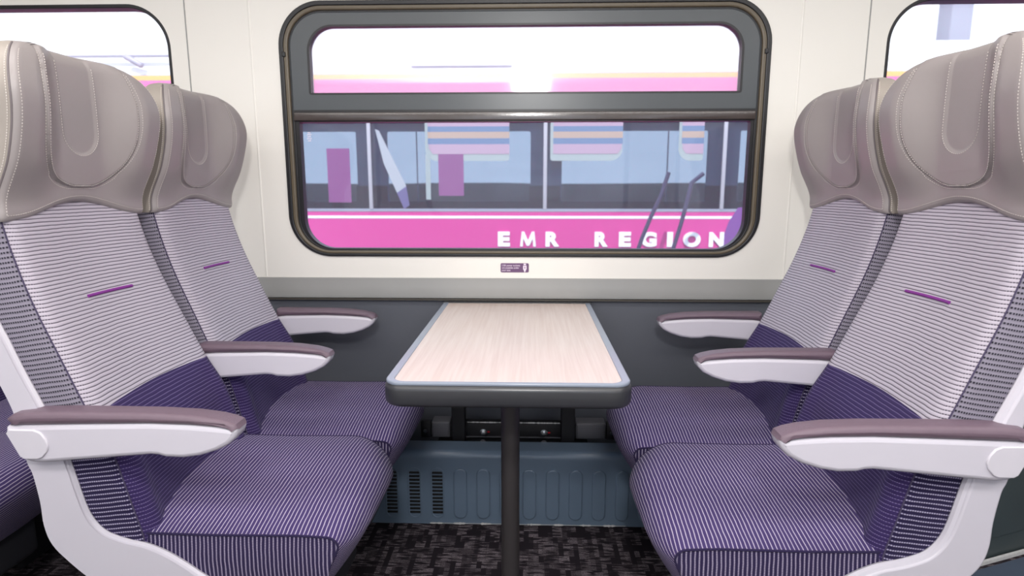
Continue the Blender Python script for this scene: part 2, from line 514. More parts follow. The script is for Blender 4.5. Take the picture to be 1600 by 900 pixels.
# floor, ceiling, far side, ends
tag(box('floor', (0, .75, -.03), (X1 - X0, 2.9, .06), M['carpet']), 'dark patterned carpet', kind='structure')
tag(box('ceiling', (0, .75, CEIL + .02), (X1 - X0, 2.9, .04), M['ceiling']), 'white coach ceiling', kind='structure')
FY = -.66
tag(plate('wall_front', [[(X0, 0), (X1, 0), (X1, CEIL), (X0, CEIL)]] + [winhole(a, b) for a, b in WIN], FY - .07, .07, M['white_wall']), 'white wall on the other side of the coach', kind='structure')
tag(box('wall_left', (X0 - .03, .75, CEIL / 2), (.06, 2.9, CEIL), M['white_wall']), 'white end wall on the left', kind='structure')
tag(box('wall_right', (X1 + .03, .75, CEIL / 2), (.06, 2.9, CEIL), M['white_wall']), 'white end wall on the right', kind='structure')

# centre window: seal, hopper frame, divider, panes
a, b = WIN[1]
w1 = empty('window_1', (WC, WY, WZ0), 'large rounded window with a hopper light above the table', None, None, 'structure')
def ring(name, g0, g1, y, d, m, parent, a=a, b=b, bevel=0.0, r0=.145):
    return plate(name, [rrect(a + g0, b - g0, WZ0 + (g0 * .70 if parent is w1 else g0), WZ1 - g0, *[max(.01, r0 - g0)] * 4, 16), rrect(a + g1, b - g1, WZ0 + (g1 * .70 if parent is w1 else g1), WZ1 - g1, *[max(.01, r0 - g1)] * 4, 16)], y, d, m, parent, bevel)
ring('window_seal', -.004, .012, WY - .008, .03, M['seal_dark'], w1, bevel=.003)
ring('window_seal', .008, .026, WY - .004, .03, M['seal'], w1, bevel=.005)
ring('window_seal', .024, .034, WY + .004, .03, M['seal_dark'], w1, bevel=.002)
ga, gb = -.768, .715
hz0, hz1 = 1.408, WZ1 - .030
plate('hopper_frame', [rrect(a + .030, b - .030, hz0, hz1, .115, .115, .006, .006, 16), rrect(ga, gb, 1.468, 1.690, .085, .085, .004, .004, 14)], WY + .002, .035, M['hopper'], w1, .004)
plate('hopper_seal', [rrect(ga - .004, gb + .004, 1.464, 1.694, .088, .088, .008, .008, 14), rrect(ga + .004, gb - .004, 1.470, 1.688, .082, .082, .002, .002, 14)], WY + .001, .03, M['seal_dark'], w1)
plate('frame_lip', [rrect(a + .036, b - .036, 1.404, 1.412, 0, 0, 0, 0)], WY - .004, .03, M['seal_dark'], w1)
box('divider', ((a + b) / 2, WY + .012, 1.3905), (b - a - .066, .03, .029), M['divider'], w1, .003)
plate('lower_seal', [rrect(a + .033, b - .033, WZ0 + .021, 1.378, .004, .004, .112, .112, 16), rrect(a + .048, b - .045, WZ0 + .0255, 1.372, .004, .004, .105, .105, 16)], WY + .008, .03, M['seal_dark'], w1)
plate('upper_pane', [rrect(ga - .003, gb + .003, 1.465, 1.693, .085, .085, .004, .004, 14)], WY + .022, .005, M['glass_clear'], w1)
plate('lower_pane', [rrect(a + .040, b - .040, WZ0 + .020, 1.376, .004, .004, .105, .105, 16)], WY + .030, .005, M['glass_low'], w1)
for xx in (a + .012, b - .012): box('seal_clip', (xx, WY - .006, 1.597), (.012, .008, .016), M['seal_dark'], w1, .002)
# tiny maker's mark etched in the glass, upper left
mk = bmesh.new()
for k, wd in enumerate((.010, .016, .012, .016, .010)):
    bm_box(mk, (-.790, WY + .0285, 1.338 - k * .007), (wd, .001, .0025))
from_bm('etched_mark', mk, M['white_ink'], w1)

for n, k in ((2, 0), (3, 2)):
    a2, b2 = WIN[k]
    w = empty('window_%d' % n, ((a2 + b2) / 2, WY, WZ0), 'fixed rounded window at the %s edge of the view' % ('left' if n == 2 else 'right'), None, None, 'structure')
    ring('window_seal', -.002, .012, WY + .0, .05, M['seal_dark'], w, a2, b2, .003)
    plate('window_pane', [winhole(a2, b2, -.006)], WY + .045, .005, M['glass_side'], w)
for n, k in ((4, 0), (5, 1), (6, 2)):
    a2, b2 = WIN[k]
    w = empty('window_%d' % n, ((a2 + b2) / 2, FY, WZ0), 'rounded window in the opposite wall', None, None, 'structure')
    ring('window_seal', -.002, .03, FY - .06, .065, M['seal_dark'], w, a2, b2, .003)
    plate('window_pane', [winhole(a2, b2, -.01)], FY - .045, .005, M['glass_side'], w)

# usb notice under the window
st = plate('usb_notice', [rrect(-.106, -.004, .8425, .8760, .005, .005, .005, .005, 5)], WY - .0015, .0015, M['sticker'])
tag(st, 'small purple notice about USB power sockets, below the middle of the window', 'sign')
for t, z in (('USB power sockets', .8650), ('are available under', .8563), ('your seat', .8476)):
    text_plate('notice_text', t, -.1015, z, .0092, WY - .0021, .0004, M['white_ink'], None, 1.0, .0, .9).parent = st
ub = bmesh.new()
bm_box(ub, (-.0185, WY - .0021, .8720), (.0085, .0006, .005))
bm_box(ub, (-.0185, WY - .0021, .8600), (.0125, .0006, .0150), .0002)
bm_box(ub, (-.0185, WY - .0021, .8500), (.0070, .0006, .0060))
bm_box(ub, (-.0185, WY - .0021, .8455), (.0030, .0006, .0040))
from_bm('plug_symbol', ub, M['white_ink'], None, False).parent = st
ub = bmesh.new()
bm_box(ub, (-.0185, WY - .0026, .8600), (.0018, .0004, .0100)); bm_box(ub, (-.0185, WY - .0026, .8600), (.0060, .0004, .0015))
from_bm('plug_detail', ub, M['sticker'], None, False).parent = st

# ================================================================== table
TX = -.047
tb = empty('train_table', (TX, 1.6, 0), 'fixed table with a pale oak top and dark rubber edge under the window', 'table')
def rr_slab(name, x0, x1, y0, y1, z0, z1, r, m, parent, bev, rb=.002, holes=None):
    """slab with rounded corners in plan"""
    outs = [rrect(x0, x1, y0, y1, rb, rb, r, r, 10)] + (holes or [])
    o = plate(name, outs, 0, z1 - z0, m, parent, bev)
    for v in o.data.vertices:
        x, y, z = v.co
        v.co = (x, z, z1 - y)
    o.data.flip_normals() if False else None
    o.data.update()
    return o
T0, T1 = 1.185, 2.106
rr_slab('table_frame', TX - .267, TX + .267, T0, T1, .682, .731, .045, M['frame'], tb, .012, .004)
rr_slab('table_edge', TX - .264, TX + .264, T0 + .008, T1 - .004, .728, .7365, .038, mat('edge_lip_blue_grey', (128, 136, 150), .22), tb, .003, .004,
        [rrect(TX - .2450, TX + .2450, T0 + .020, T1 - .010, .004, .004, .027, .027, 8)])
bm = bmesh.new()
tv = [bm.verts.new((a_, b_, .7342)) for a_, b_ in rrect(TX - .2455, TX + .2455, T0 + .0195, T1 - .0095, .004, .004, .027, .027, 10)]
tf = bm.faces.new(tv)
ex = bmesh.ops.extrude_face_region(bm, geom=[tf])
bmesh.ops.translate(bm, verts=[v for v in ex['geom'] if isinstance(v, bmesh.types.BMVert)], vec=(0, 0, -.0028))
from_bm('table_top', bm, M['wood'], tb, False)
box('wall_bracket', (TX, WY - .018, .720), (.535, .03, .036), M['frame'], tb, .005)
bm = bmesh.new(); bm_tube(bm, [(TX, 1.40, 0), (TX, 1.40, .69)], .0232, 28); from_bm('table_leg', bm, M['pole'], tb)
for x in (-.251, .137):
    box('back_post', (x, 2.0, .455), (.048, .045, .46), M['black'], tb, .004)
box('cross_beam', (TX - .012, 2.012, .237), (.54, .05, .018), M['black'], tb, .003)
box('mounting_rail', (TX - .010, 2.02, .289), (.345, .03, .056), M['black'], tb, .002)
def ragged(x0, x1, y, z, n, hmin, hmax, keep):
    b_ = bmesh.new(); pv = None
    for i in range(n + 1):
        x = lerp(x0, x1, i / n)
        h = random.uniform(hmin, hmax) if keep(i) else .0003
        q = [b_.verts.new((x, y, z - h * .5)), b_.verts.new((x, y, z + h * .5)), b_.verts.new((x, y + .003, z + h * .5)), b_.verts.new((x, y + .003, z - h * .5))]
        if pv:
            for k in range(4): b_.faces.new((pv[k], pv[(k + 1) % 4], q[(k + 1) % 4], q[k]))
        pv = q
    return b_
sc = ragged(-.222, .110, 2.003, .3165, 130, .001, .005, lambda i: random.random() > .12)
from_bm('scuffed_edge', sc, M['scuff'], tb, False)
box('rail_lip', (TX - .010, 2.003, .2625), (.345, .004, .003), M['socket'], tb)
for x in (-.164, .053):
    bm = bmesh.new()
    bm_tube(bm, [(x, 2.006, .279), (x, 2.000, .279)], .0135, 20)
    wsh = from_bm('washer', bm, M['steel'], tb)
    bm = bmesh.new()
    bm_tube(bm, [(x, 2.002, .279), (x, 1.990, .279)], .0075, 6)
    from_bm('bolt', bm, M['steel'], tb, False)
    box('red_mark', (x + .019, 2.003, .281), (.008, .003, .004), M['red'], tb)
    bm = bmesh.new(); bm_tube(bm, [(x, 1.99, .247), (x, 1.985, .247)], [.011, .009], 16); from_bm('rivet', bm, M['socket'], tb)

# power sockets either side of the posts
for x0, x1, lab in ((-.350, -.283, 'grey socket box under the table beside the left post'), (.166, .272, 'grey socket box under the table beside the right post')):
    so = empty('power_socket_box', ((x0 + x1) / 2, 2.03, .258), lab, 'socket')
    box('housing', ((x0 + x1) / 2, 2.03, .288), (x1 - x0, .06, .060), M['socket'], so, .005)
    box('cover_plate', ((x0 + x1) / 2, 1.998, .288), (x1 - x0 - .012, .005, .048), M['socket'], so, .0015)
    xb = x0 - .022 if x0 < 0 else x1 + .022
    box('side_bracket', (xb, 2.02, .285), (.036, .02, .062), M['black'], so, .002)
    bm = bmesh.new(); bm_tube(bm, [(xb, 2.012, .283), (xb, 2.000, .283)], .008, 12); from_bm('bolt', bm, M['steel'], so)

# ================================================================== heater along the wall
HX0, HX1 = -1.9, 1.12
ht = empty('heater_casing', (TX, 1.9, 0), 'blue-grey metal heater casing with vent slots and pressed ribs at floor level', 'heater')
bm = bmesh.new()
prof = [(1.872, 0), (1.872, .238)] + [(1.872 + .022 * (1 - math.cos(t)), .238 + .026 * math.sin(t)) for t in [PI / 2 * k / 8 for k in range(1, 9)]] + [(1.955, .266), (1.955, 0)]
ra = [bm.verts.new((HX0, p, q)) for p, q in prof]; rb = [bm.verts.new((HX1, p, q)) for p, q in prof]
for i in range(len(prof)):
    j = (i + 1) % len(prof); bm.faces.new((ra[i], ra[j], rb[j], rb[i]))
bm.faces.new(ra[::-1]); bm.faces.new(rb)
from_bm('casing', bm, M['heater'], ht, angle=25)
def stadium(x, w, z0, z1): return rrect(x - w / 2, x + w / 2, z0, z1, w / 2, w / 2, w / 2, w / 2, 8)
for k in range(-4, 19):
    x = -.391 + .0785 * k + .0005
    if k in (-1, 0, 1):
        rim = plate('vent', [stadium(x, .047, .022, .206), stadium(x, .038, .027, .201)], 1.869, .006, M['heater'], ht, .0015)
        vb = bmesh.new()
        for q in range(12): bm_box(vb, (x, 1.8715, .043 + q * .0132), (.036, .004, .0082), .0018, 2)
        from_bm('louvre_slots', vb, M['slot'], rim)
    else:
        plate('pressed_rib', [stadium(x, .046, .022, .206)], 1.8660, .010, M['heater'], ht, .0045)
sc = ragged(-.34, .33, 1.866, .005, 150, .002, .007, lambda i: math.sin(i * .33) + random.uniform(-.5, .5) > .15)
from_bm('scuffed_edge', sc, M['scuff'], ht, False)

# ================================================================== seats
CX = -.05                                  # middle of the bay
# distances d from the bay centre (towards the seat's back) against height z
BACK = [(.44, .725), (.50, .742), (.56, .758), (.62, .776), (.70, .816), (.79, .854), (.91, .904), (1.00, .934), (1.09, .955), (1.15, .963)]
def back_d(z): return cinterp(BACK, z)
BW = .205
def bw(z): return interp([(.42, .222), (.60, .217), (.80, .208), (1.00, .199), (1.10, .196)], z)
def back_edge(v, w):                       # pulls the edges of the front face backwards
    k = max(0, (abs(v) - (w - .030)) / .030)
    return .014 * (1 - math.sqrt(max(0, 1 - min(1, k) ** 2)))
def back_front(v, z):
    hollow = .012 * math.exp(-(v / .12) ** 2) * sstep(.5, .8, z)
    roll = .008 * math.sin(PI * sstep(.44, .72, z)) * math.exp(-(v / .13) ** 2)
    low = .022 * math.exp(-(v / .12) ** 2) * sstep(.62, .46, z) if z < .62 else 0
    puff = .010 * math.exp(-((abs(v) - .175) / .022) ** 2) * sstep(.80, .55, z)
    return back_d(z) + hollow - roll * .4 + low - puff + back_edge(v, BW)
def side_d(z): return interp([(.40, .10), (.55, .095), (.70, .085), (.90, .075), (1.10, .065)], z)
def split_z(v): return .698 + .006 * math.cos(v / BW * PI / 2)
def top_z(v): return 1.090 + .030 * (.5 + .5 * math.cos(min(1, abs(v) / .20) * PI))

def crown_z(d, v):                         # cushion top
    t = min(1, abs(v / .216))
    z = interp([(.28, .455), (.42, .462), (.60, .460), (.74, .462), (.84, .465)], d)
    return z - .006 + .060 * v + .018 * (1 - abs(t) ** 3) - .006 * math.exp(-((d - .62) / .05) ** 2) * (1 - t * t)

# cushion profile: parameter s from the back over the nose down the front
NT, NN, NF = 24, 12, 10
CP = range(NT + NN + NF)
def cushion_pt(i, v):
    t = min(1, abs(v) / .216)
    sd = v / .216
    dn = .300 + (.010 * t + .030 * t ** 5 if sd < 0 else .030 * t ** 3)          # where the front face stands
    r = .058 - .034 * t ** 3 if sd < 0 else .058 + .048 * t ** 1.5         # nose radius, tighter at the aisle-side seam
    base_z = crown_z(dn + r, v)
    if i < NT:
        d = lerp(.84, dn + r, i / (NT - 1)); z = crown_z(d, v)
    elif i < NT + NN:
        a = PI / 2 * (i - NT + 1) / NN
        d = dn + r * (1 - math.sin(a)); z = base_z - r * (1 - math.cos(a))
    else:
        k = (i - NT - NN + 1) / NF
        d = dn + .085 * k ** 1.25; z = lerp(base_z - r, .275, k)
    w = .216 - .004 * sstep(24, 40, i)
    return d, v / .216 * w, z
CLV = []
for j_ in range(37):
    c_ = [0]
    for i_ in range(1, len(CP)):
        p0, p1 = cushion_pt(i_ - 1, lerp(-.216, .216, j_ / 36)), cushion_pt(i_, lerp(-.216, .216, j_ / 36))
        c_.append(c_[-1] + math.hypot(p1[0] - p0[0], p1[2] - p0[2]))
    CLV.append(c_)

# headrest
HZ1 = 1.425
def head_w(z):
    t = min(1, max(0, (z - 1.315) / .108))
    wid = cinterp([(1.08, .210), (1.16, .209), (1.25, .212), (1.32, .216), (1.37, .214), (1.43, .208)], z)
    return wid - .085 * (1 - math.sqrt(max(0, 1 - t ** 2.2)))
def head_c(z): return cinterp([(1.07, .952), (1.12, .957), (1.20, .948), (1.30, .944), (1.38, .944), (1.43, .948)], z)
def head_F(z): return cinterp([(1.07, .003), (1.12, .009), (1.20, .036), (1.28, .054), (1.33, .057), (1.38, .046), (1.43, .022)], z)
def head_front(q, z):                      # q in -1..1 across
    a = abs(q)
    return head_c(z) - head_F(z) * sstep(.26, .78, a)
def head_bottom(v): return 1.078 + .036 * (.5 + .5 * math.cos(min(1, abs(v) / .20) * PI))
def pad_hw(z):
    if z >= 1.30: return .140 - .022 * sstep(1.33, 1.44, z)
    k = (1.30 - z) / .155
    return .140 * (max(0, 1 - k ** 2.4)) ** .42 if k < 1 else 0
def tongue_in(v, z):                       # 1 inside the centre tongue
    if z >= 1.265: e = .050 - abs(v)
    else: e = .050 - math.hypot(v, z - 1.265)
    return sstep(-.002, .004, e)
def head_pt(q, t):
    """front surface; q -1..1, t 0..1"""
    w0 = .215
    zb = head_bottom(q * w0)
    z = lerp(zb, HZ1, t)
    w = head_w(z)
    v = q * w
    d = head_front(q, z)
    # rounded side corners
    k = max(0, (abs(q) - .93) / .07)
    d += .010 * (1 - math.sqrt(max(0, 1 - min(1, k) ** 2)))
    # rounded top
    k = max(0, (z - (HZ1 - .028)) / .028)
    d += .018 * (1 - math.sqrt(max(0, 1 - min(1, k) ** 2)))
    # rounded bottom hem
    k = max(0, (.020 - (z - zb)) / .020)
    d += .008 * (1 - math.sqrt(max(0, 1 - min(1, k) ** 2)))
    # inset pad groove and centre tongue
    hw = pad_hw(z)
    if hw > 0:
        e = hw - abs(v)
        d -= .006 * sstep(-.001, .006, e)
        d += .0035 * math.exp(-(e / .0032) ** 2)
        ti = tongue_in(v, z)
        d += .0032 * ti
    return d, v, z

def make_seat(sgn, yc, label, group, shell_side=True, dx=0.0, detail=True, near_side=-1):
    """one seat; sgn -1 stands left of the table and faces right"""
    def W3(d, v, z): return Vector((CX + sgn * (d + dx), yc + v, z))
    root = empty('train_chair', (CX + sgn * (.6 + dx), yc, 0), label, 'train seat', group)
    fl = -sgn
    nd = 1 if detail else 2
    # --- backrest front, light and purple
    def arc(z): return z * 1.09
    def BF(v, z):
        return W3(back_front(v, z), v * bw(z) / BW, z)
    sheet('backrest', lambda u, t: BF(lerp(-BW, BW, u), lerp(split_z(lerp(-BW, BW, u)), top_z(lerp(-BW, BW, u)), t)),
          40, 40, M['rib_light'], root, lambda u, t: (lerp(-BW, BW, u), 1.09 * lerp(split_z(lerp(-BW, BW, u)), top_z(lerp(-BW, BW, u)), t)), sgn=fl)
    sheet('lumbar_panel', lambda u, t: BF(lerp(-BW, BW, u), lerp(.40, split_z(lerp(-BW, BW, u)), t)),
          40, 30, M['rib_purple'], root, lambda u, t: (lerp(-BW, BW, u), 1.09 * lerp(.40, split_z(lerp(-BW, BW, u)), t)), sgn=fl)
    # --- bolster sides
    for s in (-1, 1):
        def fs(u, t, z0, z1, s=s):
            z = lerp(z0, z1, t)
            d = back_front(BW, z) + u * side_d(z)
            z2 = z - u * .01
            v = s * (lerp(bw(z), .222, math.sin(u * PI * .5) ** .8) + (.003 if 0 < u < .99 else 0))
            return W3(d, v, z2)
        for nm, z0, z1, mm in (('bolster', split_z(BW), 1.09, 'rib_side_light'), ('bolster', .40, split_z(BW), 'rib_side_dark')):
            o = sheet(nm, lambda u, t, z0=z0, z1=z1: fs(u, t, z0, z1), 10, 30, M[mm], root, lambda u, t, z0=z0, z1=z1: (u * .09, 1.02 * lerp(z0, z1, t)), sgn=fl * s * -1)
            o['label'] = 'light grey side bolster' if mm == 'rib_side_light' else 'dark purple side bolster'
        # seam cord between front and side
        if detail:
            cb = bmesh.new()
            bm_tube(cb, [W3(back_front(BW, z) - .0005, s * (bw(z) + .0008), z) for z in [lerp(.42, 1.085, k / 40) for k in range(41)]], .0014, 6)
            sm = from_bm('seam', cb, M['seam'], root)
    # --- back shell closing the rear
    def rear(u, t):
        z = lerp(.36, 1.13, t)
        zz = max(z, .44)
        v = lerp(-.215, .215, u)
        return W3(back_front(BW, min(zz, 1.1)) + side_d(zz) - .004 + .03 * math.sqrt(max(0, 1 - (v / .215) ** 2)) + (zz - z) * -.5, v, z)
    sheet('back_shell', rear, 16, 20, M['shell'], root, sgn=-fl)
    # --- embroidered line
    zl = .908
    pts = [W3(back_front(v, zl + .002) - .0012, v, zl + .002) for v in [lerp(-.072, .072, k / 16) for k in range(17)]]
    eb = bmesh.new(); bm_tube(eb, pts, .0036, 8)
    from_bm('embroidered_line', eb, M['embroid'], root)
    # --- cushion
    n = len(CP) - 1
    sheet('cushion', lambda u, t: W3(*cushion_pt(round(t * n), lerp(-.216, .216, u))), 36, n, M['rib_seat'], root,
          lambda u, t: (lerp(-.216, .216, u), CLV[round(u * 36)][round(t * n)]), sgn=fl, angle=80)
    for s in (-1, 1):
        NS = NT + NN - 1
        def csd(u, t, s=s):
            i = round(t * NS)
            d, v, z = cushion_pt(i, s * .216)
            return i, d + .085 * u ** 1.25 * (i / NS) ** 5, v, lerp(z, .275, u)
        def cs(u, t, s=s):
            i, d, v, z = csd(u, t)
            return W3(d, v + s * .006 * math.sin(PI * min(1, u * 1.3)) * (1 - (i / NS) ** 8), z)
        o = sheet('cushion_side', cs, 12, NS, M['rib_seat_side'], root, lambda u, t: (u * .18, csd(u, t)[1] * 1.0), sgn=fl * s)
        if detail:
            cb = bmesh.new()
            bm_tube(cb, [W3(*(lambda p: (p[0], p[1] + s * .001, p[2] - .001))(cushion_pt(i, s * .216))) for i in range(n + 1)], .0024, 6)
            from_bm('cushion_seam', cb, M['rib_seat_side'], root)
    py = yc - (.065 if yc > 1.6 else 0)
    box('seat_pan', (CX + sgn * (.62 + dx), py, .215), (.42, .28, .11), M['under'], root, .02)
    # pedestal
    box('pedestal', (CX + sgn * (.70 + dx), py, .08), (.20, .26, .16), M['under'], root, .012)
    # --- headrest
    N, T = (120, 100) if detail else (40, 30)
    hr = sheet('headrest', lambda u, t: W3(*head_pt(2 * u - 1, t)), N, T, M['leather'], root, lambda u, t: (u, t), sgn=fl, angle=80)
    # side faces and rear of the headrest
    def hside(u, t, s):
        d, v, z = head_pt(s, t)
        k = math.sin(u * PI / 2)
        dback = cinterp([(1.07, 1.035), (1.2, 1.02), (1.3, .998), (1.38, .975), (1.43, .968)], z)
        th = max(.004, dback - d)
        return W3(d + th * u, v + s * .004 * math.sin(PI * u), z)
    for s in (-1, 1):
        o = sheet('headrest_wing', lambda u, t, s=s: hside(u, t, s), 12, T, M['leather_tan'], root, sgn=fl * s * -1, angle=80)
        o['label'] = 'tan leather side of the headrest'
    def hback(u, t):
        q = 2 * u - 1
        a = hside(1, t, -1); b = hside(1, t, 1)
        p = a.lerp(b, u)
        p.x += sgn * .012 * (1 - q * q)
        return p
    sheet('headrest_back', hback, 14, T, M['leather_tan'], root, sgn=-fl)
    # top cap
    def htop(u, t):
        q = 2 * u - 1
        a = W3(*head_pt(q, 1.0)); b = hback(u, 1.0)
        p = a.lerp(b, t)
        p.z += .004 * math.sin(PI * t) * (1 - q ** 4)
        return p
    sheet('headrest_top', htop, 40, 8, M['leather'], root, sgn=fl)
    def hbot(u, t):
        q = 2 * u - 1
        return W3(*head_pt(q, 0.0)).lerp(hback(u, 0.0), t)
    sheet('headrest_hem', hbot, 40, 3, M['leather'], root, sgn=-fl)
    if detail:
        sb = bmesh.new()
        def surf(v, z, out=.0008):
            w = head_w(z); q = max(-1, min(1, v / w))
            zb = head_bottom(q * .215)
            t = (z - zb) / (HZ1 - zb)
            d, vv, zz = head_pt(q, max(0, min(1, t)))
            return W3(d - out, vv, zz)
        def run(path, r=.0006, step=.0058, fill=.5):
            acc = 0
            P3 = [surf(v, z) for v, z in path]
            for p, q in zip(P3, P3[1:]):
                L = (q - p).length
                x = -acc
                while x < L:
                    a0 = max(0, x); b0 = min(L, x + step * fill)
                    if b0 - a0 > .0008 and L > 1e-6:
                        A = p + (q - p) * (a0 / L); B = p + (q - p) * (b0 / L)
                        bm_tube(sb, [A, B], r, 4)
                    x += step
                acc = (L - x) % step if L else acc
                acc = -(x - L) % step if False else (step - (x - L)) % step
        # outline of the inset pad (just inside and just outside the groove), the tongue, the hem and the wing edges
        def padpath(off):
            zs = [lerp(1.405, 1.30, k / 20) for k in range(21)] + [1.30 - .153 * math.sin(PI / 2 * k / 30) for k in range(1, 31)]
            rt = [((pad_hw(z) + off), z) for z in zs]
            return rt + [(-v, z) for v, z in rt[::-1]]
        run(padpath(-.007)); run([(v * 1.0, z - .006 * (1 if abs(v) < .10 and z < 1.25 else 0)) for v, z in padpath(.006)])
        tp = [(.0525, lerp(1.405, 1.265, k / 20)) for k in range(21)] + [(.0525 * math.cos(PI * k / 30), 1.265 - .0525 * math.sin(PI * k / 30)) for k in range(1, 31)] + [(-.0525, lerp(1.265, 1.405, k / 20)) for k in range(21)]
        run(tp)
        run([(v, head_bottom(v) + .011) for v in [lerp(-.20, .20, k / 60) for k in range(61)]])
        for s in (-1, 1):
            run([(s * .958 * head_w(z), z) for z in [lerp(1.09, 1.40, k / 60) for k in range(61)]])
        from_bm('stitching', sb, M['stitch'], hr, False)
        pb = bmesh.new()
        pp = padpath(0)
        bm_tube(pb, [surf(v, z, -.0015) for v, z in pp], .0019, 6)
        from_bm('piping', pb, M['piping'], hr)
        for s in (-1, 1):
            pb = bmesh.new()
            bm_tube(pb, [hside(.02, lerp(0, .97, k / 60), s) for k in range(61)], .0021, 6)
            from_bm('piping', pb, M['piping'], hr)
            st_ = bmesh.new()
            for off in (.09,):
                for k in range(64):
                    A = hside(off, lerp(.02, .95, k / 64), s); B = hside(off, lerp(.02, .95, (k + .6) / 64), s)
                    A.y += s * .0008; B.y += s * .0008
                    bm_tube(st_, [A, B], .0008, 4)
            from_bm('stitching', st_, M['stitch'], hr, False)
    # --- moulded side shell
    if shell_side:
        inner = [(1.14, 1.060), (1.075, 1.030), (.990, .928), (.962, .876), (.930, .790), (.900, .716), (.880, .660), (.863, .610), (.842, .514), (.826, .484), (.803, .459), (.775, .446), (.752, .439), (.715, .430), (.676, .412), (.640, .388), (.608, .364), (.560, .335), (.48, .315), (.40, .305)]
        outer = [(.42, .275), (.52, .262), (.64, .262), (.74, .285), (.80, .320), (.848, .359), (.885, .395), (.913, .430), (.924, .470), (.925, .520), (.932, .580), (.940, .605), (.945, .650), (.955, .716), (.985, .800), (1.012, .876), (1.045, .950), (1.10, 1.06)]
        inner = [(d + .012, z - (.013 if z < .5 else .004)) for d, z in inner[1:]]
        def smoothed(P, n=4):
            out = []
            L = len(P)
            for i in range(L - 1):
                p0 = P[max(i - 1, 0)]; p1 = P[i]; p2 = P[i + 1]; p3 = P[min(i + 2, L - 1)]
                for k in range(n):
                    t = k / n
                    out.append(tuple(.5 * (2 * p1[c] + (p2[c] - p0[c]) * t + (2 * p0[c] - 5 * p1[c] + 4 * p2[c] - p3[c]) * t * t + (3 * p1[c] - p0[c] - 3 * p2[c] + p3[c]) * t**3) for c in (0, 1)))
            out.append(P[-1])
            return out
        poly = smoothed(inner) + smoothed(outer)
        poly = [(CX + sgn * (d + dx), z) for d, z in poly]
        vo = yc + near_side * .228
        th = .024
        plate('side_shell', [poly], vo - th / 2, th, M['shell'], root, .005)
        lb = bmesh.new()
        bm_tube(lb, [Vector((CX + sgn * (d + dx), vo, z)) for d, z in smoothed(inner)], .0085, 8)
        from_bm('shell_lip', lb, M['shell'], root)
    return root

def make_arm(sgn, yc, seat, cap=True, rear=9, dx=0.0, ztweak=0.0, wide=.048, dtip=0.0):
    """armrest: cream body, mauve pad, round hinge cover; child of its seat"""
    top = [(.946, .697), (.954, .706), (.940, .715), (.90, .7195), (.83, .721), (.65, .720), (.58, .717), (.53, .711), (.505, .705), (.490, .699), (.487, .692)]
    seam = [(.487, .690), (.52, .6935), (.58, .698), (.66, .700), (.80, .697), (.950, .693)]
    bot = [(.955, .690), (.957, .678), (.932, .626), (.915, .619), (.894, .617), (.78, .627), (.665, .637), (.650, .636), (.635, .632), (.60, .631), (.565, .636), (.53, .647), (.505, .660), (.491, .674), (.487, .684)]
    def xf(P): return [(CX + sgn * (min(d, rear + (d - rear) * .02 if d > rear else d) + dx * (1 - (d - .487) / .47) - dtip), z + ztweak) for d, z in P]
    body = plate('armrest', [xf(seam[:] + bot)], yc - wide / 2, wide, M['shell'], seat, .009)
    pad = plate('arm_pad', [xf(top + [(.485, .6895), (.52, .693), (.58, .6975), (.66, .6995), (.80, .6965), (.952, .6925)])], yc - wide / 2 - .0012, wide + .0024, M['armpad'], body, .0105)
    if cap:
        q = [(.946, .687), (.895, .6865), (.882, .681), (.872, .668), (.869, .655), (.873, .643), (.884, .631), (.894, .627), (.922, .627), (.930, .632), (.952, .679)]
        plate('hinge_cover', [xf(q)], yc - wide / 2 - .0035, .01, M['cap'], body, .002)
    return body

LY = (1.31, 1.775)
RY = (1.29, 1.755)
g = 'striped purple and grey train seats round the table'
lab = {
 ('L', 0): 'left-hand aisle seat in grey and purple ribbed fabric, nearest the camera on the left',
 ('L', 1): 'left-hand window seat in grey and purple ribbed fabric, against the wall left of the table',
 ('R', 0): 'right-hand aisle seat in grey and purple ribbed fabric, nearest the camera on the right',
 ('R', 1): 'right-hand window seat in grey and purple ribbed fabric, against the wall right of the table'}
for side, sgn, ys in (('L', -1, LY), ('R', 1, RY)):
    for k, yc in enumerate(ys):
        s = make_seat(sgn, yc, lab[(side, k)], g)
        make_arm(sgn, yc - (.242 if k == 0 else .231), s, cap=(k == 0), rear=(9 if k == 0 else .845), dx=(.018 if k == 0 else 0), ztweak=(-.001 if k == 0 else .006))
        if k == 1: make_arm(sgn, yc + .236, s, cap=False, rear=.83, ztweak=.008)
# row behind on the left
make_seat(-1, 1.31, 'purple seat of the next row, seen dimly behind the left-hand aisle seat', 'seats of the next row', False, .88, False)
make_seat(-1, 1.775, 'purple window-side seat of the next row, behind the left-hand window seat', 'seats of the next row', False, .88, False)
# dark cabinet behind the right pair
cb = empty('luggage_cabinet', (1.5, 1.75, 0), 'dark green-grey cabinet standing behind the right-hand aisle seat', 'cabinet')
rot = Matrix.Rotation(math.radians(20), 3, 'Z')
nx, ny = -math.sin(math.radians(20)), math.cos(math.radians(20))
box('cabinet_body', (1.47 + nx * .10, 1.735 + ny * .10, .36), (.62, .20, .72), M['green_dark'], cb, .01, rot=rot)
box('floor_strip', (1.47 - nx * .010, 1.735 - ny * .010, .006), (.62, .008, .012), M['scuff'], cb, rot=rot)
box('cabinet_door', (1.47 - nx * .002, 1.735 - ny * .002, .38), (.52, .008, .60), M['green_dark'], cb, .002, rot=rot)
tag(box('floor_mat', (1.47 - nx * .34, 1.735 - ny * .34, .004), (.62, .62, .008), M['mat_blue'], None, .002, rot=rot), 'blue-grey vinyl floor mat behind the right-hand aisle seat', 'mat')

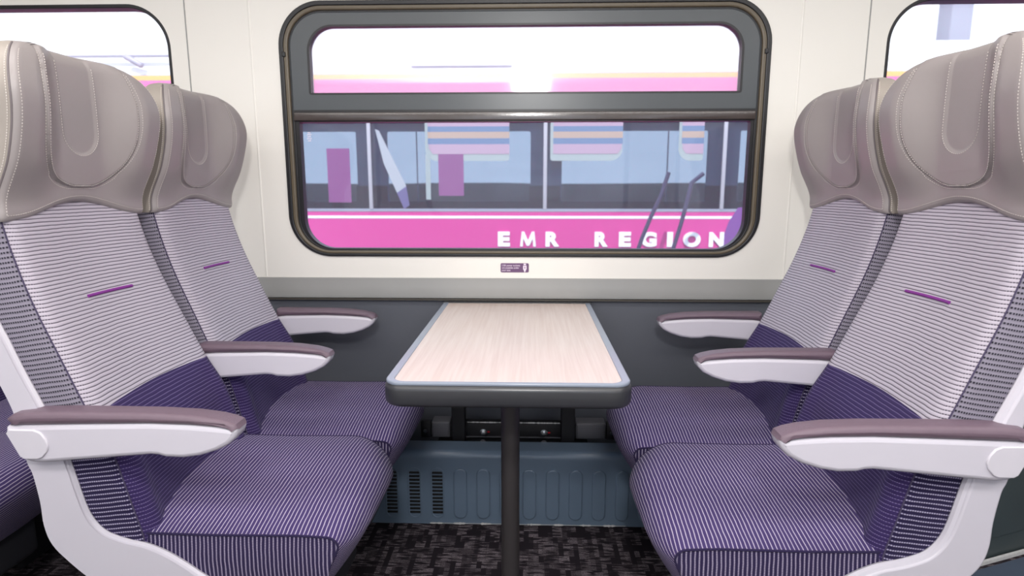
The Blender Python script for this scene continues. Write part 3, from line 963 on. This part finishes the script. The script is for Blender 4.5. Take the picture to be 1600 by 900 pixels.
# ================================================================== outside: the neighbouring train
TY = 6.3
tr = empty('neighbouring_train', (0, TY, -1.05), 'white and magenta train with large white lettering standing on the next track', 'train')
XA, XB = -16.0, 18.0
def panel(name, z0, z1, m, y=TY, x0=XA, x1=XB, d=.04, parent=tr):
    return plate(name, [[(x0, z0), (x1, z0), (x1, z1), (x0, z1)]], y, d, m, parent)
panel('body_side', -.9, .93, M['tr_magenta'])
panel('white_line', .832, .860, M['tr_white'], TY - .003, d=.02)
panel('grey_line', .905, .935, M['tr_grey'], TY - .004, d=.02)
# upper side curving into the roof
def roofp(t):
    pr_ = [(0, 1.86), (0, 2.0), (.02, 2.10), (.05, 2.22), (.10, 2.34), (.20, 2.50), (.42, 2.66), (.80, 2.78), (1.4, 2.84), (2.7, 2.84)]
    x = t * (len(pr_) - 1); i = min(int(x), len(pr_) - 2); f_ = x - i
    return TY + lerp(pr_[i][0], pr_[i + 1][0], f_), lerp(pr_[i][1], pr_[i + 1][1], f_)
def band(name, t0, t1, m, lift=0.0):
    return sheet(name, lambda u, t: Vector((lerp(XA, XB, u), roofp(lerp(t0, t1, t))[0] - lift, roofp(lerp(t0, t1, t))[1])), 4, 24, m, tr, angle=80)
def tz(z):
    lo, hi = 0.0, 1.0
    for _ in range(40):
        mid = (lo + hi) / 2
        if roofp(mid)[1] < z: lo = mid
        else: hi = mid
    return lo
band('cantrail_panel', 0, tz(2.265), M['tr_magenta'])
band('orange_line', tz(2.265), tz(2.318), M['tr_yellow'])
band('roof', tz(2.318), 1.0, M['tr_white'])
band('gutter_line', tz(2.322), tz(2.328), M['tr_grey'], .002)
box('roof_vent', (-.72, TY + .125, 2.40), (1.05, .02, .016), M['tr_grey'], tr, .004)
box('roof_vent', (-4.3, TY + .12, 2.52), (1.2, .05, .022), M['tr_grey'], tr, .004)
box('roof_hatch', (-4.15, TY + .06, 2.46), (.22, .05, .06), M['tr_grey'], tr, .02, rot=Matrix.Rotation(.5, 3, 'Y') @ Matrix.Rotation(-.5, 3, 'X'))
# window band
panel('window_glass', .93, 1.88, M['glass_train'], TY + .005, d=.006)
for k in range(-8, 10):
    x = .154 + k * 1.843 if k != -1 else -1.689
    box('window_bar', (x, TY + .005, 1.40), (.038, .03, .94), M['tr_bar'], tr, .004)
# inner lining with window openings (far and near linings), floor and tables
holes = []
for k in range(-8, 10):
    c = .154 + k * 1.843 + .93
    holes.append(rrect(c - .755, c + .76, 1.01, 1.737, .02, .02, .02, .02, 4))
panel_lin = plate('inner_lining', [[(XA, 1.0), (XB, 1.0), (XB, 2.08), (XA, 2.08)]] + holes, TY + .06, .03, M['tr_dark'], tr)
panel('lower_reflect_dark', -.2, 1.008, M['reflect_dark'], TY + .045, d=.012)  # darker lower tone put in for the reflection in the glass
for k in range(-8, 11):
    box('post_reflect_dark', (.154 + k * 1.843, TY + .052, 1.09), (.33, .012, .17), M['reflect_dark'], tr)
hf = []
for k in range(-9, 11):
    c = .154 + k * 1.843 + .93
    hf.append(rrect(c - .915, c + .915, .62, 2.2, .01, .01, .01, .01, 4))
plate('far_side', [[(XA, -.9), (XB, -.9), (XB, 2.6), (XA, 2.6)]] + hf, TY + 2.6, .03, M['tr_dark'], tr)
box('train_floor', (1, TY + 1.35, .1), (34, 2.5, .06), M['tr_dark'], tr)
# letters on the side: same characters, one mesh per letter
for ch, p0, p1 in (('E', 778, 797), ('M', 813, 838), ('R', 853, 875), ('R', 930, 951), ('E', 968, 987), ('G', 1003, 1027), ('I', 1043, 1052), ('O', 1068, 1095), ('N', 1108, 1131)):
    if ch == 'M':
        lo_ = plate('letter_m', [[(0, 0), (.17, 0), (.20, .55), (.42, .05), (.58, .05), (.80, .55), (.83, 0), (1, 0), (.90, 1), (.74, 1), (.50, .42), (.26, 1), (.10, 1)]], TY - .014, .010, M['tr_letter'], tr)
    else: lo_ = text_plate('letter_' + ch.lower(), ch, 0, 0, .215, TY - .012, .01, M['tr_letter'], tr, 1.0, .005 if ch == 'M' else .013, 1.0)
    xs = [v.co.x for v in lo_.data.vertices]; zs = [v.co.z for v in lo_.data.vertices]
    ax0 = -.342 + (p0 - 778) * .006742; ax1 = -.342 + (p1 - 778) * .006742
    for v in lo_.data.vertices:
        v.co.x = lerp(ax0, ax1, (v.co.x - min(xs)) / (max(xs) - min(xs)))
        v.co.z = lerp(.536, .694, (v.co.z - min(zs)) / (max(zs) - min(zs)))
# purple polygon at the lower right of the side
plate('purple_corner', [[(1.99, .49), (2.08, .80), (2.17, .95), (4.6, .95), (4.6, -.9), (1.7, -.9)]], TY - .006, .01, M['tr_purple'], tr)

# reflections in the neighbouring train's windows, put in as flat coloured cards
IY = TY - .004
def sc_(x, z):     # keep the apparent place when set at another depth
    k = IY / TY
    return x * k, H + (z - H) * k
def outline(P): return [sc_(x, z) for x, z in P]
def inside(name, P, m, label, cat, d=.003, dy=0.0, group=None):  # flat card painted as a reflection in the glass
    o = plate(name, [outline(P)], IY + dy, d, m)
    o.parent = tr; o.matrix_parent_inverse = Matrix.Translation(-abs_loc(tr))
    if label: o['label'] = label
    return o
inside('magenta_reflection', [(-2.142, 1.00), (-1.90, 1.00), (-1.90, 1.56), (-2.142, 1.56)], M['reflect_magenta'], 'magenta painted reflection on the leftmost window of the other train', 'reflection_card')
inside('magenta_reflection', [(-.965, 1.07), (-.70, 1.07), (-.70, 1.50), (-.965, 1.50)], M['reflect_magenta'], 'small magenta painted reflection on the second window of the other train', 'reflection_card')
bn = inside('pale_reflection', [(-1.62, 1.755), (-1.58, 1.74), (-1.31, 1.17), (-1.41, 1.10), (-1.54, 1.40)], M['reflect_pale'], 'pale pointed painted reflection on the other train window beside the first bar', 'pale_reflection')
inside('lilac_reflection', [(-1.41, 1.10), (-1.31, 1.17), (-1.28, .97), (-1.34, .93)], M['lilac'], None, None)
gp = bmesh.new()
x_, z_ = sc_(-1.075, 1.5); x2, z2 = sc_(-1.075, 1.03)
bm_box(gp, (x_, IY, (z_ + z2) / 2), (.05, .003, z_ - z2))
from_bm('cream_strip', gp, M['reflect_cream'], tr)
for nm, x0, x1, rl, rr, lb in (('striped_reflection', -1.07, -.22, .12, .03, 'striped orange, blue and pink painted reflection high on the windows of the other train, left'),
                               ('striped_reflection', .235, .95, .03, .12, 'striped orange, blue and pink painted reflection high on the windows of the other train, middle'),
                               ('striped_reflection', 1.555, 1.78, .12, .03, 'narrow striped painted reflection high on the windows of the other train, right')):
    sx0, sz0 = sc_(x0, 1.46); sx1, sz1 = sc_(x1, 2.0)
    rt_ = plate('reflection_rim', [rrect(sx0 - .03, sx1 + .0, sz0 - .03, sz1, .001, .001, rr, rl, 8)], IY + .002, .002, M['reflect_cream'], tr)  # rim and stripes of a reflected window, put in as colour
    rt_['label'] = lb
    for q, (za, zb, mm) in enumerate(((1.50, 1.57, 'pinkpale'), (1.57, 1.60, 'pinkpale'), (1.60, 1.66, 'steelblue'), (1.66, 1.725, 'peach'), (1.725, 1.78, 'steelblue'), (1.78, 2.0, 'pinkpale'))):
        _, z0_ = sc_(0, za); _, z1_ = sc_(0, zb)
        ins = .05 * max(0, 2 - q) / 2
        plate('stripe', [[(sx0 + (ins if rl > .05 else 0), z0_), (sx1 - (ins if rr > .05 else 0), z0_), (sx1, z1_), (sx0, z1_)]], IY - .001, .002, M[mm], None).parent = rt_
# dark tubes put in for the shadow streaks across the lettering
for pts, lb in ((((1.345, 5.9, 1.30), (1.28, 5.9, 1.08), (1.18, 5.88, .86), (1.10, 5.86, .66), (1.02, 5.85, .40), (1.0, 5.84, -.2)), 'left one of two dark tubes standing in for shadow streaks on the other train'),
                (((1.68, 5.9, 1.29), (1.57, 5.9, 1.20), (1.53, 5.9, 1.0), (1.48, 5.88, .80), (1.40, 5.86, .52), (1.36, 5.85, .30), (1.34, 5.84, -.2)), 'right one of two dark tubes standing in for shadow streaks on the other train')):
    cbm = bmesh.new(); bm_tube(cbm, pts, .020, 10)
    tag(from_bm('shadow_streak', cbm, M['shade_streak']), lb, 'shade_streak', 'shadow streaks beside the other train')

# ground, embankment, pylons
tag(box('ground', (0, 90, -1.15), (400, 180, .2), M['ballast']), 'dark track bed beside and beyond the trains', 'ground', kind='structure')
hb = bmesh.new()
prev = None
ptsA = []
for i in range(81):
    x = -120 + 3 * i
    h_ = 1.75 + .05 * math.sin(i * .7) + random.uniform(-.04, .04)
    row = [hb.verts.new((x, 60, -1.05)), hb.verts.new((x + .4, 61.5, h_ * .7)), hb.verts.new((x, 63, h_)), hb.verts.new((x, 70, h_)), hb.verts.new((x, 71, -1.05))]
    if prev:
        for k in range(4): hb.faces.new((prev[k], row[k], row[k + 1], prev[k + 1]))
    prev = row
tag(from_bm('embankment', hb, M['hedge']), 'low dark embankment on the horizon seen through the other train', 'embankment')
for x, y, w, h_, lb in ((7.6, 11.5, .38, 7, 'pale grey concrete column beyond the trains, left one in the right-hand window'), (9.9, 11.8, .5, 7, 'pale grey concrete column at the right edge of the right-hand window')):
    pb = bmesh.new()
    bm_box(pb, (x, y, h_ / 2 - 1.05), (w, w, h_), .03); bm_box(pb, (x, y, h_ - 1.0), (w * 1.5, w * 1.5, .25), .03)
    tag(from_bm('concrete_column', pb, M['pale_concrete']), lb, 'column', 'columns beyond the trains')

# ceiling lamp bodies (off camera, but part of the place)
for y, w in ((-.05, .34), (.95, .29)):
    f = empty('ceiling_lamp', (0, y, CEIL - .02), 'long strip lamp in the ceiling over the %s' % ('aisle' if y < 0 else 'seats'), 'lamp')
    for sy in (-1, 1): box('lamp_edge', (0, y + sy * w / 2, CEIL - .02), (5.7, .012, .035), M['rail'], f)
